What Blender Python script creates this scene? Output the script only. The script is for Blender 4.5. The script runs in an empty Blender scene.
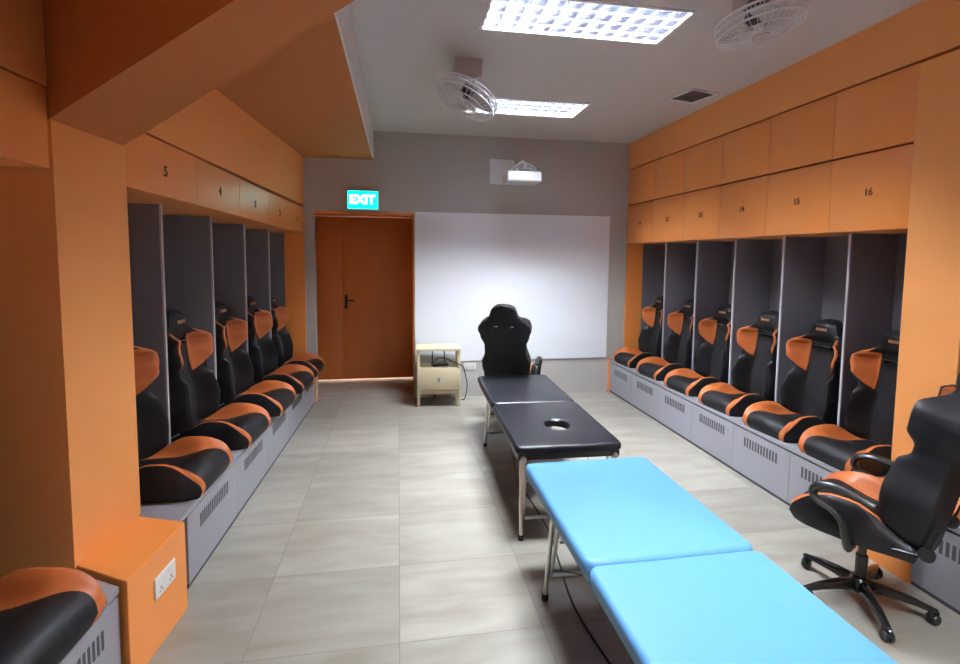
import bpy, bmesh, math, random
from mathutils import Vector, Matrix
random.seed(4)
sc = bpy.context.scene
C = bpy.data.collections.new('locker_room'); sc.collection.children.link(C)
PI = math.pi
R = math.radians

# ------------------------------------------------------------ materials
def mat(name, col, rough=.5, metal=0., emit=None, estr=0., spec=.5, var=0., bump=0., bscale=200., coat=0.):
    m = bpy.data.materials.new(name); m.use_nodes = True
    nt = m.node_tree; b = nt.nodes['Principled BSDF']
    b.inputs['Base Color'].default_value = (*col, 1)
    b.inputs['Roughness'].default_value = rough
    b.inputs['Metallic'].default_value = metal
    b.inputs['Specular IOR Level'].default_value = spec
    b.inputs['Coat Weight'].default_value = coat
    if emit:
        b.inputs['Emission Color'].default_value = (*emit, 1)
        b.inputs['Emission Strength'].default_value = estr
    tc = nt.nodes.new('ShaderNodeTexCoord')
    if var > 0:
        n = nt.nodes.new('ShaderNodeTexNoise'); n.inputs['Scale'].default_value = 6
        n.inputs['Detail'].default_value = 4
        mx = nt.nodes.new('ShaderNodeMixRGB'); mx.blend_type = 'MIX'
        mx.inputs[1].default_value = (*[c*(1-var) for c in col], 1)
        mx.inputs[2].default_value = (*[min(1, c*(1+var)) for c in col], 1)
        nt.links.new(tc.outputs['Object'], n.inputs['Vector'])
        nt.links.new(n.outputs['Fac'], mx.inputs[0]); nt.links.new(mx.outputs[0], b.inputs['Base Color'])
    if bump > 0:
        n2 = nt.nodes.new('ShaderNodeTexNoise'); n2.inputs['Scale'].default_value = bscale
        bp = nt.nodes.new('ShaderNodeBump'); bp.inputs['Strength'].default_value = bump
        bp.inputs['Distance'].default_value = .002
        nt.links.new(tc.outputs['Object'], n2.inputs['Vector'])
        nt.links.new(n2.outputs['Fac'], bp.inputs['Height']); nt.links.new(bp.outputs[0], b.inputs['Normal'])
    return m

M = {}
ORANGE = (.88, .32, .08)
M['lam'] = mat('orange_laminate', ORANGE, .34, var=.03, spec=.4)
M['paint'] = mat('orange_paint', (.90, .375, .11), .75, var=.02, bump=.1, bscale=90)
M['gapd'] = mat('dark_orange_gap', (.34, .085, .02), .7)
M['soff'] = mat('shade_darkened_orange_paint', (.47, .17, .042), .8, var=.02)  # orange darkened to paint in the dimmer light on soffit and beam
M['door'] = mat('orange_door', (.70, .24, .06), .42, var=.04)
M['grey'] = mat('grey_laminate', (.19, .19, .225), .5, var=.03)
M['bench'] = mat('bench_grey_laminate', (.305, .31, .355), .42, var=.03)
M['edge'] = mat('pale_grey_edge', (.50, .50, .56), .45)
M['slot'] = mat('dark_slot', (.07, .07, .08), .8)
M['wall'] = mat('grey_wall_paint', (.48, .47, .455), .8, var=.02)
M['white'] = mat('white_wall_board', (.82, .87, .95), .6)
M['ceil'] = mat('grey_ceiling_paint', (.60, .575, .56), .85, var=.02)
M['fascia'] = mat('pale_fascia_paint', (.72, .71, .70), .8)
M['black'] = mat('black_leatherette', (.008, .008, .0095), .50, bump=.25, bscale=160, spec=.26)
M['orl'] = mat('orange_leatherette', (.50, .135, .036), .42, bump=.2, bscale=160, spec=.4)
M['plast'] = mat('black_plastic', (.012, .012, .013), .35)
M['gloss'] = mat('glossy_black_plastic', (.01, .01, .011), .16)
M['chrome'] = mat('chrome_tube', (.62, .61, .58), .28, 1.)
M['steel'] = mat('dull_steel', (.40, .40, .40), .4, 1.)
M['vblack'] = mat('black_vinyl', (.009, .009, .014), .36, bump=.15, bscale=60, spec=.38)
M['vblue'] = mat('blue_vinyl', (.095, .275, .53), .42, bump=.12, bscale=60, spec=.35)
M['rubber'] = mat('rubber', (.015, .015, .015), .7)
M['cream'] = mat('cream_wood', (.70, .62, .42), .5, var=.06)
M['pw'] = mat('white_plastic', (.75, .76, .77), .4)
M['fang'] = mat('grey_fan_plastic', (.52, .49, .48), .5)
M['tube'] = mat('lit_lamp_tube', (.9, .9, .9), .5, emit=(.90, .95, 1.), estr=390)
M['louv'] = mat('white_lamp_housing', (.75, .77, .80), .4)
M['refl'] = mat('polished_louvre_metal', (.58, .60, .70), .18, 1.)
M['green'] = mat('lit_exit_face', (.0, .5, .42), .4, emit=(0., .95, .80), estr=2.2)
M['elet'] = mat('lit_exit_letters', (.9, 1, .95), .4, emit=(.85, 1., .95), estr=5)
M['ink'] = mat('dark_ink', (.10, .03, .008), .6)
M['pale'] = mat('faded_orange_lettering', (.36, .17, .08), .6)
M['led'] = mat('faint_lamp', (.8, .9, 1), .4)
M['diff'] = mat('translucent_white_edge', (.9, .9, .92), .4)
_nt = M['diff'].node_tree; _tr = _nt.nodes.new('ShaderNodeBsdfTranslucent'); _mx = _nt.nodes.new('ShaderNodeMixShader'); _mx.inputs[0].default_value = .6
_nt.links.new(_nt.nodes['Principled BSDF'].outputs[0], _mx.inputs[1]); _nt.links.new(_tr.outputs[0], _mx.inputs[2]); _nt.links.new(_mx.outputs[0], _nt.nodes['Material Output'].inputs[0])
M['conc'] = mat('corridor_white_paint', (.8, .78, .74), .7)

def quilt():
    m = mat('quilted_leatherette', (.010, .0105, .014), .5, spec=.35)
    nt = m.node_tree; b = nt.nodes['Principled BSDF']
    tc = nt.nodes.new('ShaderNodeTexCoord'); sp = nt.nodes.new('ShaderNodeSeparateXYZ')
    nt.links.new(tc.outputs['Object'], sp.inputs[0])
    def math_(op, a, bb):
        n = nt.nodes.new('ShaderNodeMath'); n.operation = op
        for k, v in enumerate((a, bb)):
            if v is None: continue
            if isinstance(v, (int, float)): n.inputs[k].default_value = v
            else: nt.links.new(v, n.inputs[k])
        return n.outputs[0]
    s = math_('ADD', sp.outputs['Y'], sp.outputs['Z']); d = math_('SUBTRACT', sp.outputs['Y'], sp.outputs['Z'])
    out = []
    for q in (s, d):
        w = math_('PINGPONG', q, .026); out.append(math_('MINIMUM', math_('MULTIPLY', w, 300.), 1.))
    h = math_('MULTIPLY', out[0], out[1])
    bp = nt.nodes.new('ShaderNodeBump'); bp.inputs['Strength'].default_value = .8; bp.inputs['Distance'].default_value = .004
    nt.links.new(h, bp.inputs['Height']); nt.links.new(bp.outputs[0], b.inputs['Normal'])
    return m
M['quilt'] = quilt()

def floor_mat():
    m = mat('floor_tiles', (.5, .48, .44), .28)
    nt = m.node_tree; b = nt.nodes['Principled BSDF']; L = nt.links.new
    tc = nt.nodes.new('ShaderNodeTexCoord')
    mp = nt.nodes.new('ShaderNodeMapping'); L(tc.outputs['Object'], mp.inputs[0])
    mp.inputs['Location'].default_value = (.0, .15, 0)
    sp = nt.nodes.new('ShaderNodeSeparateXYZ'); L(mp.outputs[0], sp.inputs[0])
    def mth(op, a, bb=None):
        n = nt.nodes.new('ShaderNodeMath'); n.operation = op
        for k, v in enumerate((a, bb)):
            if v is None: continue
            if isinstance(v, (int, float)): n.inputs[k].default_value = v
            else: L(v, n.inputs[k])
        return n.outputs[0]
    TX, TY = .71, .60
    ux = mth('DIVIDE', sp.outputs['X'], TX); uy = mth('DIVIDE', sp.outputs['Y'], TY)
    fx = mth('FLOOR', ux); fy = mth('FLOOR', uy)
    cid = nt.nodes.new('ShaderNodeCombineXYZ'); L(fx, cid.inputs[0]); L(fy, cid.inputs[1])
    wn = nt.nodes.new('ShaderNodeTexWhiteNoise'); L(cid.outputs[0], wn.inputs['Vector'])
    # streaks, different on each tile
    ad = nt.nodes.new('ShaderNodeVectorMath'); ad.operation = 'MULTIPLY_ADD'
    L(wn.outputs['Color'], ad.inputs[0]); ad.inputs[1].default_value = (9, 9, 9)
    st = nt.nodes.new('ShaderNodeMapping'); st.inputs['Scale'].default_value = (1.1, 5.0, 1); st.inputs['Rotation'].default_value = (0, 0, .10)
    L(mp.outputs[0], st.inputs[0]); L(st.outputs[0], ad.inputs[2])
    n = nt.nodes.new('ShaderNodeTexNoise'); n.inputs['Scale'].default_value = 1.6; n.inputs['Detail'].default_value = 5; n.inputs['Distortion'].default_value = .5
    L(ad.outputs[0], n.inputs['Vector'])
    cr = nt.nodes.new('ShaderNodeValToRGB')
    cr.color_ramp.elements[0].position = .30; cr.color_ramp.elements[0].color = (.24, .22, .185, 1)
    cr.color_ramp.elements[1].position = .70; cr.color_ramp.elements[1].color = (.325, .315, .28, 1)
    L(n.outputs['Fac'], cr.inputs[0])
    hs = nt.nodes.new('ShaderNodeHueSaturation'); L(cr.outputs[0], hs.inputs['Color'])
    L(mth('ADD', mth('MULTIPLY', wn.outputs['Value'], .28), .86), hs.inputs['Value'])
    px = mth('PINGPONG', sp.outputs['X'], TX/2); py = mth('PINGPONG', sp.outputs['Y'], TY/2)
    def near(op): return mth('LESS_THAN', op, .0025)
    fxr = mth('ABSOLUTE', mth('SUBTRACT', mth('FRACT', mth('ADD', ux, .5)), .5)); fyr = mth('ABSOLUTE', mth('SUBTRACT', mth('FRACT', mth('ADD', uy, .5)), .5))
    j = mth('MAXIMUM', near(mth('MULTIPLY', fxr, TX)), near(mth('MULTIPLY', fyr, TY)))
    mx = nt.nodes.new('ShaderNodeMixRGB'); L(j, mx.inputs[0]); L(hs.outputs[0], mx.inputs[1]); mx.inputs[2].default_value = (.19, .18, .16, 1)
    L(mx.outputs[0], b.inputs['Base Color'])
    b.inputs['Roughness'].default_value = .30
    return m
M['floor'] = floor_mat()

# ------------------------------------------------------------ mesh helpers
def finish(name, bm, m, parent=None, smooth=False, mats=None):
    bmesh.ops.recalc_face_normals(bm, faces=bm.faces)
    me = bpy.data.meshes.new(name); bm.to_mesh(me); bm.free()
    for q in (mats or [m]): me.materials.append(q)
    if smooth:
        for p in me.polygons: p.use_smooth = True
        try: me.set_sharp_from_angle(angle=R(38))
        except Exception: pass
    o = bpy.data.objects.new(name, me); C.objects.link(o)
    if parent is not None: o.parent = parent
    return o
def tag(o, label=None, cat=None, group=None, kind=None):
    if label: o['label'] = label
    if cat: o['category'] = cat
    if group: o['group'] = group
    if kind: o['kind'] = kind
    return o
def empty(name, loc=(0, 0, 0), rz=0, label=None, cat=None, group=None):
    o = bpy.data.objects.new(name, None); C.objects.link(o); o.empty_display_size = .1
    o.location = loc; o.rotation_euler = (0, 0, rz)
    return tag(o, label, cat, group)
def hexa(bm, P):   # P: 4 bottom ccw, 4 top ccw
    v = [bm.verts.new(p) for p in P]
    for f in ((0, 3, 2, 1), (4, 5, 6, 7), (0, 1, 5, 4), (1, 2, 6, 5), (2, 3, 7, 6), (3, 0, 4, 7)):
        bm.faces.new([v[k] for k in f])
    return v
def box(bm, x0, x1, y0, y1, z0, z1):
    return hexa(bm, [(x0, y0, z0), (x1, y0, z0), (x1, y1, z0), (x0, y1, z0), (x0, y0, z1), (x1, y0, z1), (x1, y1, z1), (x0, y1, z1)])
def bevel(bm, w, seg=2, edges=None):
    bmesh.ops.bevel(bm, geom=edges or list(bm.edges), offset=w, segments=seg, affect='EDGES', profile=.5, clamp_overlap=True)
def bbox(name, x0, x1, y0, y1, z0, z1, m, parent=None, bev=0.):
    bm = bmesh.new(); box(bm, x0, x1, y0, y1, z0, z1)
    if bev: bevel(bm, bev)
    return finish(name, bm, m, parent, smooth=bool(bev))
def prism(bm, pts, z0, z1):
    a = [bm.verts.new((p[0], p[1], z0)) for p in pts]; b = [bm.verts.new((p[0], p[1], z1)) for p in pts]
    n = len(pts); bm.faces.new(a[::-1]); bm.faces.new(b)
    for i in range(n): bm.faces.new((a[i], a[(i+1) % n], b[(i+1) % n], b[i]))
def tube(bm, pts, r, n=10, closed=False, flat=1.0):
    pts = [Vector(p) for p in pts]; rings = []; prev = None; N = len(pts)
    for i, p in enumerate(pts):
        if closed: d = pts[(i+1) % N]-pts[i-1]
        else: d = pts[min(i+1, N-1)]-pts[max(i-1, 0)]
        d.normalize()
        if prev is None:
            u = d.orthogonal().normalized() if abs(d.z) > .95 else d.cross(Vector((0, 0, 1))).normalized()
        else:
            u = (prev-d*prev.dot(d)).normalized()
        prev = u; w = d.cross(u)
        rr = r[i] if isinstance(r, (list, tuple)) else r
        rings.append([bm.verts.new(p+u*math.cos(2*PI*k/n)*rr+w*math.sin(2*PI*k/n)*rr*flat) for k in range(n)])
    for i in range(N-1+(1 if closed else 0)):
        a, b = rings[i], rings[(i+1) % N]
        for k in range(n): bm.faces.new((a[k], a[(k+1) % n], b[(k+1) % n], b[k]))
    if not closed:
        bm.faces.new(rings[0][::-1]); bm.faces.new(rings[-1])
def curve_pts(P, n=6):
    P = [Vector(p) for p in P]; out = []
    for i in range(len(P)-1):
        p0, p1, p2, p3 = P[max(i-1, 0)], P[i], P[i+1], P[min(i+2, len(P)-1)]
        for k in range(n):
            t = k/n
            out.append(.5*((2*p1)+(p2-p0)*t+(2*p0-5*p1+4*p2-p3)*t*t+(3*p1-p0-3*p2+p3)*t**3))
    return out+[P[-1]]
def lathe(bm, prof, n=24, mtx=None):
    rings = []
    for r, z in prof:
        rings.append([bm.verts.new((r*math.cos(2*PI*k/n), r*math.sin(2*PI*k/n), z)) for k in range(n)] if r > 1e-5 else [bm.verts.new((0, 0, z))])
    for a, b in zip(rings[:-1], rings[1:]):
        for k in range(n):
            q = [a[k % len(a)], a[(k+1) % n % len(a)], b[(k+1) % n % len(b)], b[k % len(b)]]
            u = []
            for v in q:
                if v not in u: u.append(v)
            if len(u) > 2: bm.faces.new(u)
    if len(rings[0]) > 1: bm.faces.new(rings[0][::-1])
    if len(rings[-1]) > 1: bm.faces.new(rings[-1])
    if mtx is not None:
        vs = [v for r in rings for v in r]; bmesh.ops.transform(bm, matrix=mtx, verts=vs)
def tubeobj(name, pts, r, m, parent=None, n=10, flat=1.):
    bm = bmesh.new(); tube(bm, pts, r, n, flat=flat); return finish(name, bm, m, parent, smooth=True)
def text_mesh(name, s, size, m, mtx, parent=None, depth=.002):
    cu = bpy.data.curves.new(name, 'FONT'); cu.body = s; cu.size = size; cu.align_x = 'CENTER'; cu.align_y = 'CENTER'; cu.extrude = depth
    cu.offset = size*.02
    t = bpy.data.objects.new(name+'_t', cu); C.objects.link(t)
    dg = bpy.context.evaluated_depsgraph_get(); dg.update()
    me = bpy.data.meshes.new_from_object(t.evaluated_get(dg)); bpy.data.objects.remove(t); me.transform(mtx)
    me.materials.clear(); me.materials.append(m)
    o = bpy.data.objects.new(name, me); C.objects.link(o)
    if parent: o.parent = parent
    return o
def kids(o): return [q for q in bpy.data.objects if q.parent == o]
def copy_tree(o, parent=None):
    c = o.copy(); C.objects.link(c); c.parent = parent
    for ch in kids(o): copy_tree(ch, c)
    return c
def sm(x, a=0., b=1.):
    t = max(0., min(1., (x-a)/(b-a))); return t*t*(3-2*t)
def struct(o): o['kind'] = 'structure'; return o
def lerp(a, b, t): return a+(b-a)*t
def interp(x, T):
    for (a, fa), (b, fb) in zip(T[:-1], T[1:]):
        if x <= b:
            return fa+(fb-fa)*sm(x, a, b) if x > a else fa
    return T[-1][1]

# ------------------------------------------------------------ room layout
YB = 6.35          # far wall
ZC = 3.40          # ceiling
YN = -1.6          # wall behind
def XC(y): return -1.39+(y-2.65)*.0676       # left cabinet front plane
def XB(y): return -1.15+(y-2.80)*.0324       # left bench front plane
def ZL(z, y): return z*(1-.032*sm(y, 2.2, 6.4)*1.0) if z > 1 else z
XRB, XRC, XRD, XRW = 2.89, 3.10, 3.30, 3.72
XLW = -2.02

def lbox(bm, y0, y1, d0, d1, z0, z1, ref=XC):   # d: distance behind the left plane (towards the wall)
    def p(y, d, z): return (ref(y)-d, y, ZL(z, y))
    n0 = [p(y0, d1, z0), p(y0, d0, z0), p(y1, d0, z0), p(y1, d1, z0)]
    n1 = [p(y0, d1, z1), p(y0, d0, z1), p(y1, d0, z1), p(y1, d1, z1)]
    hexa(bm, n0+n1)

# fixtures rects (x0,x1,y0,y1)
FIX = [(.56, 1.84, 2.94, 3.40), (.70, 1.90, 4.82, 5.30), (.60, 1.85, -.10, .40)]
VENT = (2.56, 2.98, 4.15, 4.65)

# floor
bm = bmesh.new(); box(bm, -2.3, 3.9, YN-.1, 9.0, -.1, 0); struct(finish('floor', bm, M['floor']))
# ceiling with recess holes
bm = bmesh.new()
xs = sorted({-2.3, 3.9, *[f[0] for f in FIX], *[f[1] for f in FIX]}); ys = sorted({YN-.1, YB+.1, *[f[2] for f in FIX], *[f[3] for f in FIX]})
for x0, x1 in zip(xs[:-1], xs[1:]):
    for y0, y1 in zip(ys[:-1], ys[1:]):
        cx, cy = (x0+x1)/2, (y0+y1)/2
        if any(f[0] < cx < f[1] and f[2] < cy < f[3] for f in FIX): continue
        box(bm, x0, x1, y0, y1, ZC, ZC+.02)
bmesh.ops.remove_doubles(bm, verts=bm.verts, dist=1e-5)
struct(finish('ceiling', bm, M['ceil']))
# far wall with the door recess opening
OX0, OX1, OZ = -1.03, .20, 2.40
bm = bmesh.new()
box(bm, -2.3, OX0, YB, YB+.15, 0, ZC); box(bm, OX1, 3.9, YB, YB+.15, 0, ZC); box(bm, OX0, OX1, YB, YB+.15, OZ, ZC)
struct(finish('wall_back', bm, M['wall']))
bm = bmesh.new(); box(bm, XRW, XRW+.15, YN, YB, 0, ZC); struct(finish('wall_right', bm, M['paint']))
bm = bmesh.new(); box(bm, XLW-.17, XLW-.02, YN, YB, 0, ZC); struct(finish('wall_left', bm, M['paint']))
bm = bmesh.new(); box(bm, -2.3, 3.9, YN-.15, YN, 0, ZC); struct(finish('wall_front', bm, M['wall']))
# walls of the door recess
YD = 7.40
bm = bmesh.new()
box(bm, OX0-.37, OX0-.22, YB+.15, YD+.15, 0, 2.75); box(bm, OX1+.02, OX1+.15, YB+.15, YD+.15, 0, 2.75); box(bm, OX0-.22, OX1+.02, YB+.15, YD+.15, OZ+.02, OZ+.12)
struct(finish('wall_recess', bm, M['door']))
bm = bmesh.new()
box(bm, OX0-.7, OX1+.7, 9.0, 9.1, 0, 2.8); box(bm, OX0-.7, OX1+.7, YD+.16, 9.0, 2.7, 2.8)
box(bm, OX0-.8, OX0-.7, YD+.16, 9.0, 0, 2.8); box(bm, OX1+.7, OX1+.8, YD+.16, 9.0, 0, 2.8)
struct(finish('wall_corridor', bm, M['conc']))

# orange opening frame
bm = bmesh.new()
box(bm, OX0, OX1, YB-.012, YB+.16, OZ-.035, OZ); box(bm, OX1-.012, OX1, YB-.012, YB+.16, 0, OZ-.035)
struct(finish('trim_1', bm, M['door']))
# the door itself: two unequal leaves
d = empty('door_1', (0, YD, 0)); struct(d)
def dchild(n, x0, x1, y0, y1, z0, z1, m, b=0.): return bbox(n, x0, x1, y0, y1, z0, z1, m, d, b)
dchild('door_leaf', OX0-.2195, -.8128, -.02, .025, .028, 2.416, M['door'], .001)
dl = dchild('door_leaf', -.812, OX1+.0195, -.02, .025, .028, 2.416, M['door'], .001)
h = empty('x'); bpy.data.objects.remove(h)
bm = bmesh.new(); box(bm, -.775, -.735, -.028, -.020, 1.08, 1.28); bevel(bm, .003)
tube(bm, [(-.755, -.02, 1.20), (-.755, -.07, 1.20), (-.73, -.075, 1.20), (-.63, -.072, 1.20)], .011, 8)
lathe(bm, [(.0, 0), (.016, 0), (.016, .014), (0, .016)], 12, Matrix.Translation((-.755, -.028, 1.12)) @ Matrix.Rotation(R(90), 4, 'X'))
finish('door_handle', bm, M['plast'], dl, True)
# recess skirting strip
# soffit along the left, with pale fascia
SX = -.31
def soff(z0, z1, x0, y0, y1, m, name):
    bm = bmesh.new(); box(bm, x0, SX, y0, y1, z0, z1); return struct(finish(name, bm, m))
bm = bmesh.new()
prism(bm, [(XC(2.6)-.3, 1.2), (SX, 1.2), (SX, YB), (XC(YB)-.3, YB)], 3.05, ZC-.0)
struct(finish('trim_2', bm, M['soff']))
bm = bmesh.new(); box(bm, SX, SX+.012, 1.2, YB, 3.052, ZC); struct(finish('trim_3', bm, M['fascia']))
# diagonal beam
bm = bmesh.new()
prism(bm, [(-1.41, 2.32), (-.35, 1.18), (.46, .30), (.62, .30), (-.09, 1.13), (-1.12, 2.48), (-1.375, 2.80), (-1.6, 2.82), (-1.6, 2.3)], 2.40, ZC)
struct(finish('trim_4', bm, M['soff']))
# wall above the left cabinets
bm = bmesh.new(); 
hexa(bm, [(XC(1.0)-.3, 1.0, ZL(2.55, 1)), (XC(1.0), 1.0, ZL(2.55, 1)), (XC(YB), YB, ZL(2.55, YB)), (XC(YB)-.3, YB, ZL(2.55, YB)), (XC(1.0)-.3, 1.0, 3.06), (XC(1.0), 1.0, 3.06), (XC(YB), YB, 3.06), (XC(YB)-.3, YB, 3.06)])
hexa(bm, [(XC(.5)-.4, 1.0, 3.0), (XC(1.0), 1.0, 3.0), (XC(2.4), 2.35, 3.0), (XC(2.4)-.4, 2.35, 3.0), (XC(.5)-.4, 1.0, ZC), (XC(1.0), 1.0, ZC), (XC(2.4), 2.35, ZC), (XC(2.4)-.4, 2.35, ZC)])
struct(finish('trim_5', bm, M['paint']))
# left column and its foot
bm = bmesh.new(); prism(bm, [(-2.0, 2.33), (XC(2.33), 2.33), (XC(2.82), 2.82), (-2.0, 2.82)], 0, 2.42); struct(finish('trim_6', bm, M['paint']))
bm = bmesh.new(); prism(bm, [(-1.42, 2.345), (-1.135, 2.19), (-1.095, 2.66), (-1.37, 2.76)], 0, .47); bevel(bm, .003, 1); struct(finish('trim_7', bm, M['lam']))
# right bulkhead above the cabinets, right column and its foot
bm = bmesh.new(); box(bm, XRC, XRW, 1.2, YB, 3.055, ZC); struct(finish('trim_8', bm, M['paint']))
PY0, PY1 = 2.24, 2.57
bm = bmesh.new(); box(bm, XRC, XRW, PY0, PY1, 0, 3.035); struct(finish('trim_9', bm, M['paint']))
bm = bmesh.new(); box(bm, XRB-.01, XRC, PY0, PY1, 0, .47); bevel(bm, .003, 1); struct(finish('trim_10', bm, M['lam']))
# closed walls beside the camera
bm = bmesh.new(); box(bm, -1.6, -1.45, YN, 1.55, 0, ZC); struct(finish('wall_side', bm, M['paint']))
bm = bmesh.new(); box(bm, XRC, XRC+.15, YN, 1.30, 0, ZC); struct(finish('wall_side', bm, M['paint']))

# white projection area on the far wall
b_ = bbox('projection_board', OX1+.012, 2.84, YB-.015, YB-.001, .48, 2.415, M['white'])
tag(b_, 'large plain white projection board on the far wall right of the door', 'projection board')

# ------------------------------------------------------------ left lockers
LY = [2.82, 3.58, 4.32, 5.03, 5.73, 6.33]
names_l = ['5', '4', '3', '2', '1']
def number(s, pos, rz, parent, size=.085):
    mt = Matrix.Translation(pos) @ Matrix.Rotation(rz, 4, 'Z') @ Matrix.Rotation(R(90), 4, 'X')
    return text_mesh('number', s, size, M['ink'], mt, parent)
for i in range(5):
    y0, y1 = LY[i], LY[i+1]
    where = {0: 'nearest door of the left row, next to the orange column', 1: 'second door along the left row', 2: 'middle door of the left row',
             3: 'fourth door along the left row', 4: 'last door of the left row, beside the exit recess'}[i]
    o = empty('overhead_cabinet', (XC((y0+y1)/2), (y0+y1)/2, 0), 0, 'orange overhead cabinet numbered %s, %s' % (names_l[i], where), 'cabinet', 'orange cabinets over the left lockers')
    off = -Vector(o.location)
    def add(name, m, *boxes, bev=0.):
        bm = bmesh.new()
        for b in boxes: lbox(bm, *b)
        if bev: bevel(bm, bev, 1)
        bmesh.ops.translate(bm, verts=bm.verts, vec=off); return finish(name, bm, m, o)
    add('body', M['lam'], (y0+.0005, y1-.0005, .021, .58, 2.20, 2.50))
    add('door', M['lam'], (y0+.001, y1-.001, 0, .02, 2.20, 2.515), bev=.0015)
    add('shadow_gap', M['gapd'], (y0+.0005, y1-.0005, .03, .5, 2.50, 2.55))
    ym = (y0+y1)/2+.0
    ang = math.atan(1/.0676)
    p = Vector((XC(ym)+.001, ym, ZL(2.345, ym)))+off
    number(names_l[i], p, R(90)-math.atan(.0676), o)
for i in range(1, 5):
    y = LY[i]
    o = empty('locker_divider', (XC(y)-.23, y, .45), 0, 'grey upright locker divider of the left row between seats below doors %s and %s' % (names_l[i-1], names_l[i]), 'divider', 'left locker dividers')
    off = -Vector(o.location)
    bm = bmesh.new(); lbox(bm, y-.009, y+.009, .232, XC(y)-XLW-.001, .451, 2.198); bmesh.ops.translate(bm, verts=bm.verts, vec=off); finish('panel', bm, M['grey'], o)
    bm = bmesh.new(); lbox(bm, y-.009, y+.009, .22, .232, .451, 2.198); bmesh.ops.translate(bm, verts=bm.verts, vec=off); tag(finish('edge_strip', bm, M['edge'], o), 'pale grey front edge')
def slab(name, m, pts, z0, z1, label, cat, group=None):
    bm = bmesh.new(); prism(bm, pts, z0, z1); return tag(finish(name, bm, m), label, cat, group)
bm = bmesh.new(); hexa(bm, [(XLW-.0195, 2.82, .45), (XLW, 2.82, .45), (XLW, 6.33, .45), (XLW-.018, 6.33, .45), (XLW-.018, 2.82, 2.18), (XLW, 2.82, 2.18), (XLW, 6.33, 2.12), (XLW-.018, 6.33, 2.12)])
tag(finish('locker_back_panel', bm, M['grey']), 'dark grey back panel behind the row of seats on the left', 'panel')
slab('locker_back_panel', M['grey'], [(XLW-.018, 1.56), (XLW, 1.56), (XLW, 2.33), (XLW-.018, 2.33)], .45, 2.2, 'grey back panel of the nearest left bay beside the orange column', 'panel')
o = empty('locker_end_panel', (XC(6.33), 6.33, .45), 0, 'orange locker end panel of the left row beside the exit door', 'panel')
bm = bmesh.new(); lbox(bm, 6.33, 6.349, .0, .235, .452, 2.50); bmesh.ops.translate(bm, verts=bm.verts, vec=-Vector(o.location)); finish('orange_panel', bm, M['lam'], o)
bm = bmesh.new(); lbox(bm, 6.332, 6.349, .236, .85, .452, 2.19); bmesh.ops.translate(bm, verts=bm.verts, vec=-Vector(o.location)); finish('grey_panel', bm, M['grey'], o)
# nearest left bay, cut by the frame
o = empty('overhead_cabinet', (XC(2.0), 2.0, 0), 0, 'orange overhead cabinet at the upper left edge, on the near side of the column', 'cabinet')
off = -Vector(o.location)
for nm, mm, a in (('body', 'lam', (1.56, 2.318, .021, .60, 2.20, 2.50)), ('door', 'lam', (1.56, 2.31, 0, .02, 2.20, 2.52)), ('shadow_gap', 'gapd', (1.56, 2.32, .03, .5, 2.52, 2.55))):
    bm = bmesh.new(); lbox(bm, *a); bmesh.ops.translate(bm, verts=bm.verts, vec=off); finish(nm, bm, M[mm], o)

# left benches
def lbench(ys, who):
    for i, (y0, y1) in enumerate(zip(ys[:-1], ys[1:])):
        lab = who[i]
        ym = (y0+y1)/2
        o = empty('bench_cabinet', (XB(ym), ym, 0), 0, lab, 'bench cabinet', 'grey cabinets under the left bench')
        off = -Vector(o.location)
        def add(name, m, bl, par=o):
            bm = bmesh.new()
            for b in bl: lbox(bm, *b, ref=XB)
            bmesh.ops.translate(bm, verts=bm.verts, vec=off); return finish(name, bm, m, par)
        add('body', M['slot'], [(y0+.0005, y1-.0005, .022, .8, .0, .424)])
        fp = add('front_panel', M['bench'], [(y0+.0015, y1-.0015, .0, .02, .025, .410)])
        n = 16; w = .44; c = ym+.0
        add('vent_slots', M['slot'], [(c-w/2+w*k/n, c-w/2+w*(k+.55)/n, -.0012, .004, .265, .345) for k in range(n)], fp)
        add('kick_strip', M['slot'], [(y0+.0015, y1-.0015, .005, .02, .0, .025)])
lbench(LY[:-1]+[6.31], ['grey vented cabinet under the left bench below seat number %s' % n for n in names_l])
lbench([1.56, 2.19], ['grey vented cabinet under the nearest left bench, in the bottom left corner'])
slab('bench', M['bench'], [(XLW-.019, 2.77), (-1.39, 2.77), (XB(2.80)+.004, 2.67), (XB(6.31)+.004, 6.31), (XLW-.019, 6.31)], .425, .45, 'long grey bench carrying the row of seats on the left', 'bench')
slab('bench', M['bench'], [(XLW-.019, 1.56), (XB(1.56)+.004, 1.56), (XB(2.19)+.004, 2.19), (-1.43, 2.335), (XLW-.019, 2.33)], .425, .45, 'short grey bench in the bottom left corner before the orange column', 'bench')
slab('bench_end_panel', M['lam'], [(-1.8, 6.312), (XB(6.32)+.012, 6.312), (XB(6.32)+.012, 6.345), (-1.8, 6.345)], 0, .451, 'orange end panel closing the left bench by the exit recess', 'panel')

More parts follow.
